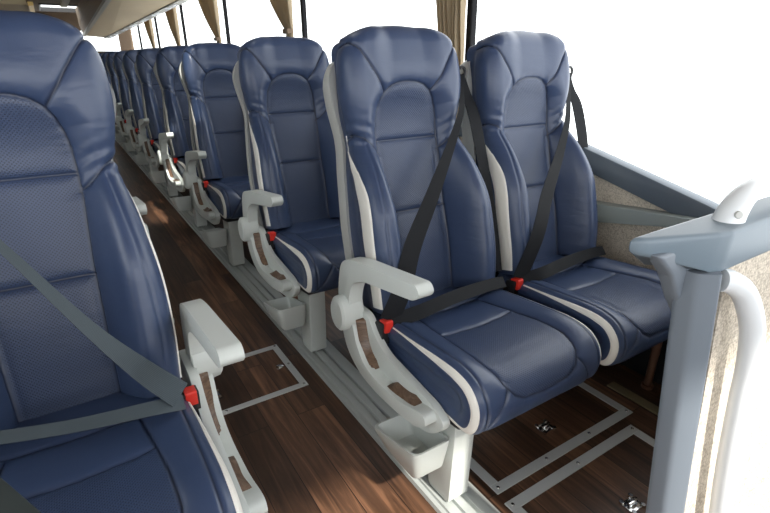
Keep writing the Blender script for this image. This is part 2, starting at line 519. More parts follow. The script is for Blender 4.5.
# cushion ------------------------------------------------------------
CUSH = [(1.035, .436), (.98, .440), (.90, .447), (.80, .455), (.72, .461), (.665, .460), (.624, .448), (.598, .424), (.586, .394), (.588, .360), (.600, .332), (.622, .318), (.67, .316), (.78, .320), (.92, .330), (1.035, .345)]
def make_cushion(ns=240, nx=190):
    P = catmull([(a, b, 0) for a, b in CUSH], 24)
    P = np.array([[p.x, p.y] for p in P])
    L = np.concatenate([[0], np.cumsum(np.linalg.norm(np.diff(P, axis=0), axis=1))])
    ss = np.linspace(0, L[-1], ns)
    Q = np.stack([np.interp(ss, L, P[:, 0]), np.interp(ss, L, P[:, 1])], 1)
    V = np.zeros((ns, nx, 3)); XS = np.zeros((ns, nx, 2))
    r = .030
    for i, s in enumerate(ss):
        y, z = Q[i]
        w = float(np.interp(y, [.56, .70, .85, 1.04], [.207, .208, .205, .196]))
        sp = np.array([np.clip(y, .675, 1.03), .385])      # spine point
        p = np.array([y, z]); v = sp-p; l = np.linalg.norm(v)+1e-9; v /= l
        n1 = 8
        row = []
        side = []
        for k in range(n1):
            q = k/(n1-1); dd = l*(1-q)+r*q
            side.append((-w*(.985+.015*q), dd))
        m = nx-2*n1
        xs = np.linspace(-1, 1, m); xs = np.sign(xs)*(1-(1-np.abs(xs))**1.35)*w
        ed = np.clip((np.abs(xs)-(w-r))/r, 0, 1)
        dep = r-np.sqrt(np.maximum(r*r-(ed*r)**2, 0))
        top = 1-S(.62, .75, np.array([s]))[0]
        a = np.abs(xs)/w
        dep = dep+top*.018*(1-S(.45, .85, a))*S(0, .10, np.array([s]))[0]*(1-S(.36, .50, np.array([s]))[0])
        full = side+list(zip(xs, dep))+[(-q[0], q[1]) for q in side[::-1]]
        for j, (x, dd) in enumerate(full):
            pp = p+v*dd
            V[i, j] = (x, pp[0], pp[1]); XS[i, j] = (x, s)
    N = normals_of(V)
    if N[34, nx//2][2] < 0: N = -N
    x, s = np.abs(XS[..., 0]), XS[..., 1]
    front = np.zeros_like(x); front[:, 5:-5] = 1
    seams = [[(.108, .10), (.120, .20), (.130, .30), (.132, .38), (.122, .44), (.100, .475), (.07, .492), (.0, .497)],
             [(.115, .455), (.14, .49), (.165, .53), (.185, .58)],
             [(0, .225), (.118, .215)], [(.0, .095), (.20, .085)]]
    d = np.minimum.reduce([seg_dist(x, s, q) for q in seams])
    disp = .0045*(1-np.exp(-(d/.010)**1.2))-.0035*np.exp(-(d/.0022)**2)
    d2 = seg_dist(x, s, [(.178, .06), (.182, .3), (.182, .62)])
    disp += -.003*np.exp(-(d2/.003)**2)
    V = V+N*(disp*front)[..., None]
    inx = np.interp(s, [.1, .2, .3, .38, .44, .475, .492, .497, .498], [.108, .12, .13, .132, .122, .10, .07, .02, -1])
    perf = ((x < inx-.004) & (s > .225)).astype(float)*front*S(.003, .006, d)
    V[..., 1] -= Y0
    return V, perf, XS, np.exp(-(np.minimum(d, d2+.0005)/.0023)**2)*front

CV, CPERF, CXS, CSEAM = make_cushion()
CN = normals_of(CV)
if CN[34, CN.shape[1]//2][2] < 0: CN = -CN

MESH = {}
def shared(key, fn):
    if key not in MESH: MESH[key] = fn()
    return MESH[key]

def sh(bm, mir):
    """front-row draft coordinates -> seat-local, mirrored when asked"""
    for v in bm.verts: v.co = (v.co.x*mir, v.co.y-Y0, v.co.z)
    return bm

def back_point(x, t, f):
    yz = AO+DV*t+NF*f
    return Vector((x, yz[0], yz[1]))

def make_seat(root, mir=1, aisle=True, belts=None, belt_mat_=None):
    """aisle side is local -x when mir == 1"""
    X = root
    # backrest
    b = link('backrest', mesh_from(BV, mir, 'backrest', BPERF, BXT, seam=BSEAM), M['leather'], X)
    tt = BXT[:, 0, 1]
    rows = [i for i in range(len(tt)) if .012 < tt[i] < .478]
    for sd in (0, 1):
        if sd == 0:
            VV, NN = BV, BN
        else:
            VV, NN = BV[:, ::-1], BN[:, ::-1]
        def cc(i):
            g = S(.30, .478, np.array([tt[i]]))[0]; h = S(0., .25, np.array([tt[i]]))[0]
            return arc_cols(VV, i, 8, -.044*(1-g)-.034*g, .019*(1-g)-.030*g-.005*(1-h))
        st = stripe_strip(VV, NN, rows, lambda i: cc(i)[0], lambda i: cc(i)[1], .0022, 7)
        link('trim_stripe', mesh_from(st, mir, 'trim_stripe', cap=False), M['cream'], b)['label'] = 'cream leather stripe'
    # shell behind the upholstery
    bm = bmesh.new()
    R = []
    ts = np.linspace(-.06, .690, 40)
    for t in ts:
        w = float(interp(W_TAB, max(t, 0)))+.002+.011*math.exp(-((t-.60)/.06)**2)
        q = max(0, t-(.690-.09)); w -= .6*(.09-sqrt(max(.0081-q*q, 0)))
        fe = -.108-.012*math.exp(-((t-.45)/.1)**2)+.02*math.exp(-((t-.60)/.06)**2)
        ring = []
        for (xx, ff) in ((-w, fe), (-w-.001, fe-.030), (-w*.94, fe-.066), (-w*.6, -.160), (0, -.166), (w*.6, -.160), (w*.94, fe-.066), (w+.001, fe-.030), (w, fe), (w*.96, fe-.004), (0, -.125), (-w*.96, fe-.004)):
            p = back_point(xx, t, ff); ring.append(bm.verts.new(p))
        R.append(ring)
    for a, c in zip(R, R[1:]):
        n = len(a)
        for k in range(n): bm.faces.new((a[k], a[(k+1) % n], c[(k+1) % n], c[k]))
    bm.faces.new(R[0]); bm.faces.new(R[-1][::-1])
    o = bm_obj('back_shell', sh(bm, mir), M['shell'], X, angle=50); o['label'] = 'pale grey plastic back shell'
    # cushion
    c = link('seat_cushion', mesh_from(CV, mir, 'seat_cushion', CPERF, CXS, seam=CSEAM), M['leather'], X)
    ss = CXS[:, 0, 1]
    rows = [i for i in range(len(ss)) if .115 < ss[i] < .66]
    for sd in (0, 1):
        VV, NN = (CV, CN) if sd == 0 else (CV[:, ::-1], CN[:, ::-1])
        def cc(i):
            g = S(.12, .42, np.array([ss[i]]))[0]; h = S(.56, .66, np.array([ss[i]]))[0]
            return arc_cols(VV, i, 7, .022*(1-g)+.006*g+.002*h, .027*(1-g)+.030*g-.012*h)
        st = stripe_strip(VV, NN, rows, lambda i: cc(i)[0], lambda i: cc(i)[1], .0022, 7)
        link('trim_stripe', mesh_from(st, mir, 'trim_stripe', cap=False), M['cream'], c)['label'] = 'cream leather stripe'
    bm = bmesh.new()
    prism(bm, [(.655, .300), (.70, .330), (1.06, .352), (1.09, .42), (1.12, .42), (1.10, .30), (.78, .272), (.67, .285)], 'x', -.185, .185, .006)
    bm_obj('seat_pan', sh(bm, mir), M['dark'], X)['label'] = 'dark seat pan'
    # buckle on the aisle side
    bm = bmesh.new()
    prism(bm, round_poly([(.940, .378), (.990, .368), (.970, .443), (.933, .448)], .008), 'x', -.222, -.188, .004)
    prism(bm, [(.950, .33), (.980, .33), (.980, .38), (.950, .38)], 'x', -.212, -.198, .003)
    bu = bm_obj('belt_buckle', sh(bm, mir), M['dark'], X); bu['label'] = 'black seat belt buckle'
    bm = bmesh.new()
    prism(bm, round_poly([(.927, .420), (.955, .426), (.958, .452), (.925, .456)], .006), 'x', -.217, -.195, .003)
    o = bm_obj('release_button', sh(bm, mir), M['red'], bu); o['label'] = 'red release button'
    if aisle:
        ox = -.25      # x shift between draft (x = .56 - .81) and local
        # swing armrest
        bm = bmesh.new()
        arm = round_poly([(1.078, .425), (1.083, .500), (1.064, .594), (.99, .617), (.732, .650), (.718, .632), (.738, .612), (.955, .574), (1.004, .548), (1.022, .50), (1.018, .425)], [.01, .02, .055, .05, .016, .016, .02, .04, .03, .02, .01])
        prism(bm, arm, 'x', ox-.020, ox+.020, .011, 4)
        a = bm_obj('armrest', sh(bm, mir), M['grey'], X); a['label'] = 'pale grey swing armrest'
        bm = bmesh.new()
        cy, cz = 1.052, .446
        pts = [(ox-.046, 0), (ox-.044, .036), (ox-.038, .043), (ox-.010, .046), (ox+.018, .046), (ox+.020, 0)]
        rings = []
        for (xx, rr) in pts:
            rings.append([bm.verts.new((xx, cy+rr*.92*cos(2*pi*k/28), cz+rr*1.14*sin(2*pi*k/28))) for k in range(28)])
        for p, q in zip(rings, rings[1:]):
            for k in range(28): bm.faces.new((p[k], p[(k+1) % 28], q[(k+1) % 28], q[k]))
        bmesh.ops.remove_doubles(bm, verts=bm.verts, dist=1e-5)
        bm_obj('pivot_cap', sh(bm, mir), M['grey'], a)['label'] = 'round pivot cap'
        # side bracket with raised rail and two wood inlays
        bm = bmesh.new()
        plate = round_poly([(1.120, .455), (1.11, .34), (1.055, .275), (.95, .250), (.80, .252), (.712, .268), (.668, .308), (.660, .332), (.698, .354), (.79, .366), (.90, .380), (.950, .408), (.985, .455)], [.03, .05, .06, .06, .05, .03, .02, .02, .04, .06, .04, .04, .02])
        prism(bm, plate, 'x', -.236, -.216, .006, 2)
        br = bm_obj('side_bracket', sh(bm, mir), M['grey'], X); br['label'] = 'pale grey armrest bracket beside the cushion'
        bm = bmesh.new()
        rail = round_poly([(1.078, .425), (1.055, .340), (.985, .293), (.90, .281), (.79, .285), (.715, .300), (.684, .325), (.692, .346), (.715, .346), (.79, .322), (.90, .318), (.955, .332), (.990, .368), (1.012, .425)], [.01, .05, .05, .05, .05, .02, .014, .014, .02, .05, .05, .04, .03, .01])
        prism(bm, rail, 'x', -.268, -.230, .010, 3)
        bm_obj('side_rail', sh(bm, mir), M['grey'], br)['label'] = 'rounded bracket rail'
        edge = [Vector(p) for p in ((1.014, .440), (1.010, .425), (.990, .366), (.955, .331), (.90, .317), (.84, .318), (.79, .321), (.735, .338))]
        pe = catmull([(p.x, p.y, 0) for p in edge], 6)
        for i0, i1 in ((3, 21), (28, 41)):
            bm = bmesh.new(); R = []
            for k in range(i0, i1+1):
                d = (pe[min(k+1, len(pe)-1)]-pe[k-1]).normalized(); nn = Vector((d.y, -d.x, 0))
                if nn.y < 0: nn = -nn
                e = min(1, (k-i0)/2, (i1-k)/2)*.85+.15
                a, c = pe[k]+nn*.002, pe[k]+nn*(.003+.014*e)
                R.append([bm.verts.new(q) for q in ((-.258, a.x, a.y), (-.2385, c.x, c.y), (-.230, c.x, c.y), (-.248, a.x-nn.x*.006, a.y-nn.y*.006))])
            for a, c in zip(R, R[1:]):
                for k in range(4): bm.faces.new((a[k], a[(k+1) % 4], c[(k+1) % 4], c[k]))
            bm.faces.new(R[0]); bm.faces.new(R[-1][::-1])
            bm_obj('wood_inlay', sh(bm, mir), M['inlay'], br, True, 40)['label'] = 'brown wood-grain inlay'
        # waste bin under the bracket: open top box with thick walls
        bm = bmesh.new()
        def ringz(x0, x1, y0, y1, zf, zb, r, inset=0):
            poly = round_poly([(x0+inset, y0+inset), (x1-inset, y0+inset), (x1-inset, y1-inset), (x0+inset, y1-inset)], r, 4)
            out = []
            for (xx, yy) in poly:
                k = (yy-y0)/(y1-y0); out.append(bm.verts.new((xx, yy, zf*(1-k)+zb*k)))
            return out
        xr0, xr1 = -.290, -.182
        rs = [ringz(xr0+.022, xr1-.004, .715, .825, .143, .143, .014),
              ringz(xr0+.014, xr1-.002, .707, .845, .153, .151, .018),
              ringz(xr0, xr1, .690, .878, .236, .190, .020),
              ringz(xr0, xr1, .690, .878, .244, .198, .020),
              ringz(xr0, xr1, .690, .878, .244, .198, .017, .006),
              ringz(xr0+.016, xr1-.002, .712, .84, .160, .158, .014, .006)]
        for p, q in zip(rs, rs[1:]):
            n = len(p)
            for k in range(n): bm.faces.new((p[k], p[(k+1) % n], q[(k+1) % n], q[k]))
        bm.faces.new(rs[0]); bm.faces.new(rs[-1][::-1])
        bm_obj('waste_bin', sh(bm, mir), M['grey'], X)['label'] = 'pale grey waste bin under the bracket'
        # pedestal leg with foot plate
        bm = bmesh.new()
        prism(bm, round_poly([(.700, .020), (.785, .020), (.815, .30), (.690, .31)], .014), 'x', -.172, -.108, .009)
        bm_obj('leg', sh(bm, mir), M['grey'], X)['label'] = 'pale grey pedestal leg'
    else:
        bm = bmesh.new()
        prism(bm, [(.70, .23), (.74, .23), (.80, .31), (.72, .31)], 'x', .190, .285, .006)
        bm_obj('wall_bracket', sh(bm, mir), M['white'], X)['label'] = 'white bracket under the seat'
        bm = bmesh.new()
        tube(bm, [(.273, .72, .0), (.273, .72, .012), (.273, .72, .013), (.273, .72, .10), (.273, .72, .235)], [.020, .020, .013, .013, .016], 16)
        bm_obj('leg', sh(bm, mir), M['copper'], X)['label'] = 'copper coloured foot'
    if belts:
        bmt = belt_mat_ or M['belt']
        for nm, ctrl in belts['straps']:
            if nm == 'shoulder_belt':
                P_ = [c_[0] for c_ in ctrl]; body = Vector((-.35, -.85, .35)); new = []
                for q_, c_ in enumerate(ctrl):
                    dd = (P_[min(q_+1, len(P_)-1)]-P_[max(q_-1, 0)]).normalized()
                    wv = dd.cross(body).normalized()
                    if wv.x < 0: wv = -wv
                    new.append((c_[0], wv*belts['hw'][q_]))
                ctrl = new
            ribbon(nm, ctrl, bmt, X, mir)
        bm = bmesh.new()
        gx, gy, gz = belts['ring']
        ring = [(gx+.004*sin(a), gy+.010*cos(a)*.6, gz+.012*sin(a)+.004) for a in np.linspace(0, 2*pi, 20)]
        ring = [(gx+.014*cos(a), gy, gz+.016*sin(a)) for a in np.linspace(0, 2*pi, 24)]
        tube(bm, ring, .0045, 8)
        tube(bm, [(gx-.012, gy, gz-.004), (gx-.03, gy+.03, gz-.012)], .005, 8)
        bm_obj('belt_guide', sh(bm, mir), M['dark'], X)['label'] = 'black belt guide loop'

v = Vector
BELT_AISLE = dict(hw=[.009, .008, .009, .013, .019, .023, .0245, .0245], ring=(.231, 1.205, 1.040), straps=[
    ('shoulder_belt', [(v((.229, 1.200, 1.034)), v((.009, 0, .004))), (v((.196, 1.160, .990)), v((.008, -.006, .003))),
                       (v((.150, 1.105, .935)), v((.008, -.008, .003))), (v((.078, 1.060, .850)), v((.013, -.008, .004))),
                       (v((-.028, 1.000, .735)), v((.018, -.005, .008))), (v((-.114, .960, .630)), v((.021, -.002, .011))),
                       (v((-.165, .930, .535)), v((.022, .003, .014))), (v((-.200, .938, .452)), v((.020, .006, .016)))]),
    ('retractor_belt', [(v((.233, 1.210, 1.034)), v((.010, 0, .004))), (v((.250, 1.20, .98)), v((.015, -.004, 0))), (v((.256, 1.160, .905)), v((.018, -.005, 0))), (v((.247, 1.085, .736)), v((.016, -.005, 0))), (v((.242, 1.03, .592)), v((.014, -.005, 0))), (v((.236, .99, .47)), v((.012, -.005, 0)))]),
    ('lap_belt', [(v((-.200, .936, .450)), v((0, .008, .016))), (v((-.13, .905, .470)), v((0, .010, .016))), (v((.0, .912, .478)), v((0, .010, .015))),
                  (v((.13, .922, .474)), v((0, .010, .014))), (v((.195, .926, .468)), v((0, .010, .013))), (v((.224, .955, .450)), v((0, .008, .012)))])])
BELT_WINDOW = dict(hw=[.009, .008, .010, .015, .020, .021, .022], ring=(.246, 1.203, 1.036), straps=[
    ('shoulder_belt', [(v((.244, 1.200, 1.030)), v((.009, 0, .004))), (v((.19, 1.150, .965)), v((.008, -.006, .003))),
                       (v((.126, 1.092, .885)), v((.010, -.008, .003))), (v((.049, 1.045, .795)), v((.016, -.008, .004))),
                       (v((-.061, .985, .690)), v((.020, -.005, .008))), (v((-.140, .938, .585)), v((.022, -.002, .012))),
                       (v((-.200, .938, .455)), v((.020, .006, .016)))]),
    ('retractor_belt', [(v((.248, 1.210, 1.030)), v((.010, 0, .004))), (v((.272, 1.21, .98)), v((.016, -.004, 0))), (v((.302, 1.194, .92)), v((.020, -.006, 0))), (v((.316, 1.16, .80)), v((.020, -.006, 0))), (v((.316, 1.14, .70)), v((.018, -.006, 0)))]),
    BELT_AISLE['straps'][2]])
BELT_LEFT = dict(hw=[.009, .008, .006, .0075, .012, .020, .0245], ring=(.228, 1.205, 1.030), straps=[
    ('shoulder_belt', [(v((.226, 1.204, 1.020)), v((.010, 0, .004))), (v((.155, 1.09, .960)), v((.010, -.004, .002))), (v((.085, 1.010, .890)), v((.009, -.004, .002))),
                       (v((.020, .955, .800)), v((.010, -.004, .004))), (v((-.065, .900, .660)), v((.015, -.003, .008))),
                       (v((-.130, .880, .562)), v((.021, .0, .010))), (v((-.182, .885, .486)), v((.022, .004, .012)))]),
    BELT_AISLE['straps'][1],
    ('lap_belt', [(v((-.186, .885, .468)), v((0, .008, .012))), (v((-.13, .880, .480)), v((0, .010, .009))), (v((.0, .900, .484)), v((0, .010, .007))),
                  (v((.14, .945, .486)), v((0, .010, .007))), (v((.205, .985, .482)), v((0, .008, .010)))])])

# ------------------------------------------------------------------ seats
CXA, CXW, CXL = .812, 1.289, -.094
OFF = [0, .825, 1.84, 2.65, 3.58, 4.45, 5.30, 6.10, 6.90, 7.70]
ORD = ['front', 'second', 'third', 'fourth', 'fifth', 'sixth', 'seventh', 'eighth', 'ninth', 'tenth']
GA, GW = 'aisle seats in the right hand column', 'window seats in the right hand column'

s = thing('coach_seat', 'blue leather front-row aisle seat with belt, armrest and open bin, middle of the photo', 'seat', (CXA, Y0, 0), GA)
make_seat(s, 1, True, BELT_AISLE)
s = thing('coach_seat', 'blue leather front-row seat against the beige wall, crossed by a black belt', 'seat', (CXW, Y0, 0), GW)
make_seat(s, 1, False, BELT_WINDOW)
pa = thing('coach_seat', 'blue leather aisle seat without a belt, directly behind the right front-row aisle seat', 'seat', (CXA, Y0+OFF[1], 0), GA)
make_seat(pa, 1, True)
pw = thing('coach_seat', 'blue leather window seat in the second row of the right column', 'seat', (CXW, Y0+OFF[1], 0), GW)
make_seat(pw, 1, False)
for i in range(2, len(OFF)):
    dup(pa, (CXA, Y0+OFF[i], 0), 'blue leather aisle seat with grey armrest in the %s row of the right column' % ORD[i], GA)
    dup(pw, (CXW, Y0+OFF[i], 0), 'blue leather window seat in the %s row of the right column' % ORD[i], GW)
GL = 'seats left of the aisle'
s = thing('coach_seat', 'large blue perforated leather seat left of the aisle, closest to the camera', 'seat', (CXL, Y0-.025, 0), GL)
make_seat(s, -1, True, BELT_LEFT, M['belt_lit'])
s = thing('coach_seat', 'seat left of the aisle hidden behind the nearest one, only its armrest tip showing', 'seat', (CXL, Y0+.96, 0), GL)
make_seat(s, -1, True)

# ------------------------------------------------------------------ shell of the coach
def solid(name, fn, mat, smooth=False, parent=None):
    bm = bmesh.new(); fn(bm); return bm_obj(name, bm, mat, parent, smooth)

YR = 13.1
struct(solid('floor', lambda b: box(b, (-1.65, -1.15, -.06), (1.72, YR, 0)), M['wood']))
SILL = [(-1.15, .26), (-.9, .30), (-.2, .385), (.20, .500), (.45, .575), (.70, .640), (.95, .700), (1.17, .752), (1.35, .775), (1.6, .78), (YR, .78)]
def wallpoly(top, dz): return [(-1.15, 0.)]+[(YR, 0.)]+[(a, b+dz) for a, b in top[::-1]]
struct(solid('wall_right', lambda b: prism(b, wallpoly(SILL, -.02), 'x', 1.625, 1.70), M['fab']))
struct(solid('wall_left', lambda b: prism(b, wallpoly([(-1.15, .78), (YR, .78)], 0), 'x', -1.64, -1.57), M['fab']))
def sillband(b):
    up = [(a, c+.028) for a, c in SILL]; dn = [(a, c-.050) for a, c in SILL]
    prism(b, up+dn[::-1], 'x', 1.605, 1.665, .006, 2)
struct(solid('trim_1', sillband, M['sill'], True))
struct(solid('trim_2', lambda b: box(b, (-1.65, -1.15, .76), (-1.56, YR, .81), .006), M['sill']))
struct(solid('baseboard_right', lambda b: box(b, (1.612, -1.1, 0), (1.63, YR, .33), .004), M['pillar']))
# pillars and panes
PY = [1.86, 3.70, 5.65, 7.65, 9.65, 11.6]
n = 3
for y in PY:
    struct(solid('trim_%d' % n, lambda b: prism(b, [(1.655, .78), (1.69, .78), (1.68, 1.95), (1.645, 1.95)], 'y', y, y+.036, .006), M['pillar'])); n += 1
    struct(solid('trim_%d' % n, lambda b: box(b, (-1.65, y, .80), (-1.58, y+.08, 1.95), .006), M['pillar'])); n += 1
edges = [-1.15]+PY+[YR]
k = 1
for a, c in zip(edges, edges[1:]):
    for sd in (0, 1):
        x = 1.69 if sd == 0 else -1.615
        z0 = .42 if (a < 0 and sd == 0) else .80
        w = struct(solid('window_%d' % k, lambda b: box(b, (x-.02 if sd == 0 else x-.004, a+.08, 1.90), (x+.02 if sd == 0 else x+.03, c, 1.95)), M['pillar'])); k += 1
        def pane(b):
            if sd == 0 and a < 0:
                prism(b, [(a+.08, .29), (-.2, .41), (.2, .52), (.7, .66), (1.17, .775), (1.35, .80), (c, .80), (c, 1.90), (a+.08, 1.90)], 'x', 1.672, 1.677)
            else:
                box(b, (x-.003, a+.075, z0), (x+.003, c, 1.90))
        solid('pane', pane, M['glasst'] if (sd == 1 and a > 1) else M['glass'], parent=w)
# rear wall with its window
def rear(b):
    box(b, (-1.65, YR, 0), (1.72, YR+.06, 1.22)); box(b, (-1.65, YR, 1.62), (1.72, YR+.06, 2.0))
    box(b, (-1.65, YR, 1.22), (-.4, YR+.06, 1.62)); box(b, (1.45, YR, 1.22), (1.72, YR+.06, 1.62))
struct(solid('wall_back', rear, M['ceil']))
w = struct(solid('window_%d' % k, lambda b: box(b, (-.42, YR-.02, 1.205), (1.47, YR, 1.225)), M['pillar']))
solid('pane', lambda b: box(b, (-.4, YR+.02, 1.22), (1.45, YR+.026, 1.62)), M['glass'], parent=w)
struct(solid('wall_front', lambda b: box(b, (-1.65, -1.15, 0), (1.72, -1.1, .72)), M['sill']))
# ceiling with a glazed far hatch and an added one for a floor sun patch
HATCH = [(.47, .76, 1.58, 2.34), (.09, .74, 11.1, 12.6)]
ZC = 1.95
def ceil(b):
    y = -1.1
    for (x0, x1, y0, y1) in HATCH:
        box(b, (-1.65, y, ZC), (1.72, y0, ZC+.05)); box(b, (-1.65, y0, ZC), (x0, y1, ZC+.05)); box(b, (x1, y0, ZC), (1.72, y1, ZC+.05)); y = y1
    box(b, (-1.65, y, ZC), (1.72, YR+.06, ZC+.05))
struct(solid('ceiling', ceil, M['ceil']))
for (x0, x1, y0, y1), lb in zip(HATCH, ('added glazed roof hatch, out of view, letting a sun patch onto the aisle floor', 'bright glazed roof hatch at the far end of the dark ceiling')):
    t = thing('roof_hatch', lb, 'hatch', ((x0+x1)/2, (y0+y1)/2, ZC))
    hx, hy = (x1-x0)/2, (y1-y0)/2
    def fr(b):
        for q in ((-hx, -hy, -hx+.03, hy), (hx-.03, -hy, hx, hy), (-hx+.03, -hy, hx-.03, -hy+.03), (-hx+.03, hy-.03, hx-.03, hy)):
            box(b, (q[0], q[1], -.02), (q[2], q[3], .055))
    solid('frame', fr, M['dark'], parent=t)
    solid('pane', lambda b: box(b, (-hx+.03, -hy+.03, .03), (hx-.03, hy-.03, .036)), M['glass'], parent=t)

# luggage racks
def loft(b, secs):
    R = [[b.verts.new(p) for p in s_] for s_ in secs]
    for a, c in zip(R, R[1:]):
        n_ = len(a)
        for i_ in range(n_): b.faces.new((a[i_], a[(i_+1) % n_], c[(i_+1) % n_], c[i_]))
    b.faces.new(R[0][::-1]); b.faces.new(R[-1])
ri = lambda y: (.74+(y-12)*.00545, 1.486-(y-12)*.0335)
ro = lambda y: (1.16-(y-12)*.049, 1.457-(y-12)*.0387)
t = thing('luggage_rack', 'beige overhead luggage rack above the right hand seats', 'luggage rack', (1.1, 2.5, 0))
def rel(b, o):
    for q in b.verts: q.co -= Vector(o)
bm = bmesh.new()
loft(bm, [[(ri(y)[0], y, ri(y)[1]), (ro(y)[0], y, ro(y)[1]), (ro(y)[0]+.02, y, ro(y)[1]+.10), (ri(y)[0]+.04, y, ri(y)[1]+.09)] for y in (4.5, 12.0)]); rel(bm, (1.1, 2.5, 0))
bm_obj('underside', bm, M['rack'], t, False)
bm = bmesh.new()
loft(bm, [[(ri(y)[0]-.035, y, ri(y)[1]-.005), (ri(y)[0]+.012, y, ri(y)[1]-.012), (ri(y)[0]+.012, y, ri(y)[1]+.03), (ri(y)[0]-.03, y, ri(y)[1]+.04)] for y in (4.5, 12.02)]); rel(bm, (1.1, 2.5, 0))
bm_obj('edge_rail', bm, M['vent'], t, False)
bm = bmesh.new()
loft(bm, [[(ri(y)[0]-.028, y, ri(y)[1]+.035), (ri(y)[0]+.05, y, ri(y)[1]+.035), (ri(y)[0]+.05, y, 1.95), (ri(y)[0]-.07, y, 1.95), (ri(y)[0]-.06, y, ri(y)[1]+.18)] for y in (4.5, 12.0)]); rel(bm, (1.1, 2.5, 0))
bm_obj('front_panel', bm, M['rackf'], t, False)
sv = None
bm = bmesh.new()
def so(y): return ro(y)
loft(bm, [[(so(y)[0]-.10*(.6+y/30), y, so(y)[1]-.012), (so(y)[0]+.01, y, so(y)[1]-.014), (so(y)[0]+.01, y, so(y)[1]+.03), (so(y)[0]-.10*(.6+y/30), y, so(y)[1]+.03)] for y in (4.5, 12.0)]); rel(bm, (1.1, 2.5, 0))
sv = bm_obj('service_strip', bm, M['vent'], t, False)
for j in range(9):
    y = 5.0+j*.8
    for q in (0, .16, .32):
        cx_ = so(y+q)[0]-.045; cz_ = so(y+q)[1]-.016
        bm = bmesh.new(); box(bm, (cx_-.028, y+q, cz_-.006), (cx_+.028, y+q+.09, cz_+.004))
        rel(bm, (1.1, 2.5, 0)); bm_obj('reading_light', bm, M['white'], sv, False)
# left rack
li = lambda y: (-.042+(y-10)*.001, 1.70+(y-10)*.03)
t = thing('luggage_rack', 'beige overhead rack with yellow edge above the left hand seats', 'luggage rack', (-.8, 2.5, 0))
bm = bmesh.new()
loft(bm, [[(li(y)[0], y, li(y)[1]), (li(y)[0]-.05, y, 1.95), (-1.56, y, 1.95), (-1.56, y, li(y)[1]-.02)] for y in (7.0, 12.0)]); rel(bm, (-.8, 2.5, 0))
bm_obj('underside', bm, M['rack'], t, False)
bm = bmesh.new()
loft(bm, [[(li(y)[0]+.004, y, li(y)[1]-.012), (li(y)[0]+.055, y, li(y)[1]-.004), (li(y)[0]+.055, y, li(y)[1]+.03), (li(y)[0]+.004, y, li(y)[1]+.03)] for y in (6.98, 12.02)]); rel(bm, (-.8, 2.5, 0))
bm_obj('edge_rail', bm, M['yellow'], t, False)
# slim posts on the rear ceiling
tag(solid('ceiling_rail', lambda b: box(b, (.40, 9.0, 1.90), (.50, 11.0, 1.948), .004), M['olive']), 'olive grey rail running under the ceiling before the far hatch', 'rail')

# curtains
def curtain(y0, y1, ztop, ztie, zbot, label, lean=.0):
    t = thing('curtain', label, 'curtain', (1.60, (y0+y1)/2, zbot), 'beige curtains tied beside the window pillars')
    nu, nv = 90, 40
    V = np.zeros((nv, nu, 3))
    yc = y0+.05
    for i in range(nv):
        z = zbot+(ztop-zbot)*i/(nv-1)
        if z > ztie: k = ((z-ztie)/(ztop-ztie))**.8; wd = .085+(y1-y0-.085)*k
        else: k = (ztie-z)/(ztie-zbot); wd = .085+.07*k
        for j in range(nu):
            u = j/(nu-1)
            amp = .012+.012*min(1, abs(z-ztie)*4)
            V[i, j] = (1.600-lean*(z-1)+amp*sin(u*38+1.3*sin(z*3))+.006*sin(u*85), y0+wd*u, z)
    back = V[:, ::-1].copy(); back[..., 0] += .004
    VV = np.concatenate([V, back], 1)
    VV -= np.array([1.60, (y0+y1)/2, zbot])
    link('drape', grid_mesh('drape', VV, closed_u=True), M['curt'], t)
    solid('tieback', lambda b: box(b, (1.56-1.60, y0-.004-(y0+y1)/2, ztie-.018-zbot), (1.612-1.60, y0+.094-(y0+y1)/2, ztie+.018-zbot), .008), M['rackf'], parent=t)
curtain(1.86, 2.14, 1.90, .95, .70, 'beige curtain gathered beside the black pillar, between the two front seats')
curtain(3.80, 4.5, 1.90, 1.27, .85, 'tied beige curtain above the second-row seat')
curtain(5.75, 6.6, 1.90, 1.27, .85, 'beige curtain above the third-row seat, beside its thin dark pillar')
curtain(7.75, 8.5, 1.90, 1.22, .85, 'beige curtain under the rack, fourth counting from the front')
curtain(9.75, 10.5, 1.90, 1.22, .85, 'small dim beige curtain furthest back, near the rear window')

# ------------------------------------------------------------------ wall armrest
bm = bmesh.new()
prism(bm, round_poly([(.66, .612), (.68, .624), (1.06, .590), (1.25, .572), (1.25, .505), (1.06, .520), (.68, .598)], [.008, .01, .01, .02, .02, .02, .01]), 'x', 1.570, 1.63, .008)
tag(bm_obj('wall_armrest', bm, M['armw']), 'slate grey armrest ledge on the beige wall beside the window seat', 'armrest')

# ------------------------------------------------------------------ floor fittings
def rail(name, label, mir):
    bm = bmesh.new()
    cx = .356
    prof = [(.612, 0), (.616, .010), (.628, .010), (.630, .017), (.648, .017), (.650, .010), (.660, .010), (.662, .020), (.684, .020), (.686, .008), (.694, .008), (.696, .020), (.722, .020), (.726, .010), (.742, .010), (.746, 0)]
    if mir < 0: prof = [(2*cx-a, b_) for a, b_ in prof]
    prism(bm, prof, 'y', .12, 12.3)
    return tag(bm_obj(name, bm, M['railm'], None, False), label, 'rail', 'seat mounting rails')
rail('seat_rail', 'grey metal seat rail along the floor under the right hand seats', 1)
rail('seat_rail', 'grey metal seat rail along the floor under the left hand seats', -1)

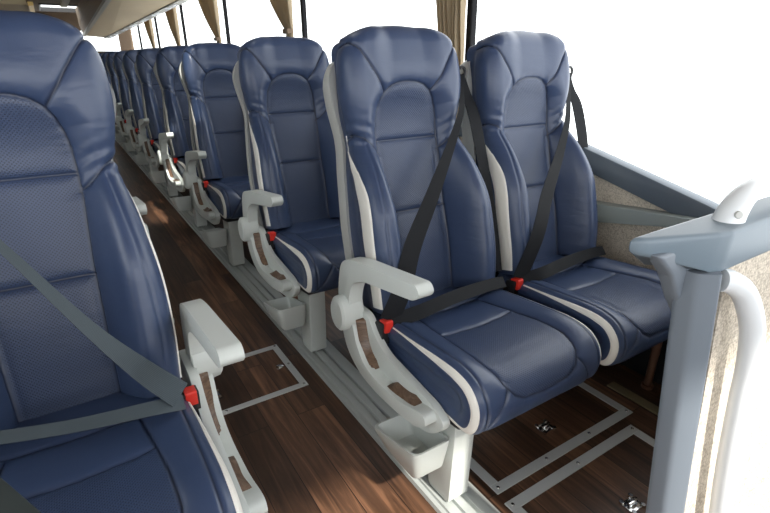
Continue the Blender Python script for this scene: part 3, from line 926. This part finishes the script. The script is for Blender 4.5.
def hatch(label, x0, x1, y0, y1, w, latches, knobs=()):
    t = thing('floor_hatch', label, 'hatch', ((x0+x1)/2, (y0+y1)/2, 0), 'aluminium framed floor hatches')
    cx_, cy_ = (x0+x1)/2, (y0+y1)/2
    bm = bmesh.new()
    for (a, b_, c, d) in ((x0, y0, x1, y0+w), (x0, y1-w, x1, y1), (x0, y0+w, x0+w, y1-w), (x1-w, y0+w, x1, y1-w)):
        box(bm, (a-cx_, b_-cy_, 0), (c-cx_, d-cy_, .004), .001, 1)
    f = bm_obj('frame', bm, M['alu'], t, False)
    bm = bmesh.new()
    nx_ = max(2, int((x1-x0)/.2)); ny_ = max(2, int((y1-y0)/.2)); bm.free()
    P = [(x0+w/2+(x1-x0-w)*i/nx_, yy) for i in range(nx_+1) for yy in (y0+w/2, y1-w/2)]+[(xx, y0+w/2+(y1-y0-w)*j/ny_) for j in range(1, ny_) for xx in (x0+w/2, x1-w/2)]
    for p in P:
        bm = bmesh.new(); tube(bm, [(p[0]-cx_, p[1]-cy_, .003), (p[0]-cx_, p[1]-cy_, .006)], .005, 8); bm_obj('screw', bm, M['chrome'], f)
    for (lx, ly) in latches:
        bm = bmesh.new()
        ox_, oy_ = lx-cx_, ly-cy_
        box(bm, (ox_-.024, oy_-.018, 0), (ox_+.024, oy_+.018, .003), .001)
        tube(bm, [(ox_, oy_, .002), (ox_, oy_, .012)], .011, 14)
        box(bm, (ox_-.018, oy_-.004, .010), (ox_+.018, oy_+.004, .016), .001)
        for qx in (-.02, .02):
            for qy in (-.018, .018):
                tube(bm, [(ox_+qx, oy_+qy, 0), (ox_+qx, oy_+qy, .008)], .006, 10)
        bm_obj('latch', bm, M['chrome'], t)['label'] = 'chrome turn latch'
    for (lx, ly) in knobs:
        bm = bmesh.new()
        tube(bm, [(lx-cx_, ly-cy_, 0), (lx-cx_, ly-cy_, .003), (lx-cx_, ly-cy_, .0055)], [.014, .014, .008], 16)
        bm_obj('lock', bm, M['chrome'], t)['label'] = 'round chrome lock'
hatch('metal framed floor hatch in the aisle beside the left armrest', -.02, .557, 1.375, 1.69, .024, [(.252, 1.491)], [(.512, 1.536)])
hatch('metal framed floor hatch under the right front-row pair of seats', .782, 1.392, .665, 1.22, .030, [(1.092, .772)])
hatch('metal framed floor hatch on the open floor between front seats and partition', .775, 1.330, .08, .635, .030, [(1.054, .454)])
tag(solid('threshold_strip', lambda b: box(b, (1.445, .45, 0), (1.485, .80, .006), .002), M['brass']), 'dull brass strip on the dark floor beside the copper foot', 'strip')

# ------------------------------------------------------------------ front partition, right
t = thing('partition', 'slate grey partition with beige fabric panel and white grab handle, right front corner', 'partition', (.76, .26, 0), 'front partitions')
PO = Vector((.76, .26, 0))
def relp(bm): 
    for q in bm.verts: q.co -= PO
    return bm
bm = bmesh.new()
pt_ = [(.603, .344, .838), (.614, .328, .836), (.726, .286, .796), (.748, .280, .794), (1.56, .280, .794), (1.56, .345, .794), (.66, .345, .815)]
lo = [bm.verts.new((p[0], p[1]+(.004 if p[1] < .3 else 0), p[2])) for p in pt_]; hi = [bm.verts.new((p[0], p[1], .860)) for p in pt_]
bm.faces.new(lo); bm.faces.new(hi[::-1])
for k2 in range(7): bm.faces.new((lo[k2], hi[k2], hi[(k2+1) % 7], lo[(k2+1) % 7]))
bmesh.ops.recalc_face_normals(bm, faces=bm.faces)
bmesh.ops.bevel(bm, geom=list(bm.edges), offset=.007, segments=3, profile=.5, affect='EDGES', clamp_overlap=True)
bm_obj('cap', relp(bm), M['part'], t, True, 40)
# leaning post
bm = bmesh.new()
R = []
for z, yc in ((0, .232), (.30, .258), (.80, .300)):
    xo = -.024*z/.8
    pl = [(p_[0]+xo, p_[1]) for p_ in round_poly([(.729, yc+.026), (.732, yc-.004), (.740, yc-.012), (.758, yc-.026), (.778, yc-.008), (.778, yc+.030)], [.01, .02, .02, .006, .008, .01], 4)]
    R.append([bm.verts.new((p[0], p[1], z)) for p in pl])
for a, c in zip(R, R[1:]):
    for k2 in range(len(a)): bm.faces.new((a[k2], a[(k2+1) % len(a)], c[(k2+1) % len(a)], c[k2]))
bm.faces.new(R[0]); bm.faces.new(R[-1])
bm_obj('post', relp(bm), M['partl'], t, True, 60)
bm = bmesh.new()
prism(bm, [(.625, .838), (.672, .798), (.708, .750), (.748, .705), (.770, .675), (.785, .84)], 'y', .310, .336, .006)
bm_obj('gusset', relp(bm), M['partl'], t)
bm = bmesh.new()
loft(bm, [[(.788, yc-.006, z), (1.605, yc-.006, z), (1.605, yc+.02, z), (.788, yc+.02, z)] for z, yc in ((.04, .236), (.30, .258), (.805, .300))])
bm_obj('fabric_panel', relp(bm), M['fab'], t, False)['label'] = 'beige fabric panel'
bm = bmesh.new()
tube(bm, catmull([(.760, .286, .782), (.775, .278, .778), (.800, .266, .757), (.822, .252, .705), (.832, .244, .640), (.835, .239, .56), (.842, .232, .45), (.855, .223, .33), (.878, .208, .15), (.888, .200, .02)], 8), .0172, 18)
bm_obj('tube_frame', relp(bm), M['white'], t)['label'] = 'white bent tube'
bm = bmesh.new()
tube(bm, catmull([(.795, .312, .848), (.806, .312, .872), (.828, .312, .890), (.862, .312, .900), (.91, .312, .903), (1.05, .312, .904), (1.20, .312, .902), (1.27, .312, .888), (1.29, .312, .850)], 8), [.0225-.0085*min(1, k_/28) for k_ in range(65)], 18)
gh = bm_obj('grab_handle', relp(bm), M['white'], t); gh['label'] = 'white arched grab handle'
bm = bmesh.new()
tube(bm, [(.790, .2975, .872), (.7885, .2955, .8728)], [.006, .005], 12)
bm_obj('screw', relp(bm), M['shell'], gh)

# front partition, left: only its corner reaches into the photo
t = thing('partition', 'dark grey partition top just entering the lower left corner', 'partition', (-.3, .27, 0), 'front partitions')
PO = Vector((-.3, .27, 0))
bm = bmesh.new()
prism(bm, round_poly([(-1.5, .20), (-.022, .20), (-.090, .340), (-1.5, .340)], [.005, .01, .02, .005]), 'z', .80, .86, .008)
bm_obj('cap', relp(bm), M['capd'], t)
bm = bmesh.new()
box(bm, (-1.5, .265, 0), (-.12, .30, .81))
bm_obj('panel', relp(bm), M['fab'], t, False)

# ------------------------------------------------------------------ light
wd = bpy.data.worlds.new('sky'); SC.world = wd; wd.use_nodes = True
bg = wd.node_tree.nodes['Background']
bg.inputs[0].default_value = (.97, .985, 1.0, 1); bg.inputs[1].default_value = 2.2
sl = bpy.data.lights.new('sun', 'SUN'); sl.energy = 5.; sl.angle = radians(2.5); sl.color = (1, .95, .86)
so_ = bpy.data.objects.new('sun', sl); COL.objects.link(so_)
so_.rotation_euler = Vector((-.05, .72, -.70)).to_track_quat('-Z', 'Y').to_euler()

# ------------------------------------------------------------------ camera
cd = bpy.data.cameras.new('camera'); co = bpy.data.objects.new('camera', cd); COL.objects.link(co)
f = 493.
cd.sensor_fit = 'HORIZONTAL'; cd.sensor_width = 36; cd.lens = 36*f/770; cd.clip_start = .02
yw, pt = radians(32.6), radians(21.9)
fw = Vector((sin(yw)*cos(pt), cos(yw)*cos(pt), -sin(pt)))
co.location = (0, 0, 1.08)
co.rotation_euler = fw.to_track_quat('-Z', 'Y').to_euler()
SC.camera = co
SC.view_settings.view_transform = 'Standard'; SC.view_settings.look = 'None'
SC.view_settings.gamma = 1; SC.view_settings.exposure = .62; SC.view_settings.use_curve_mapping = False
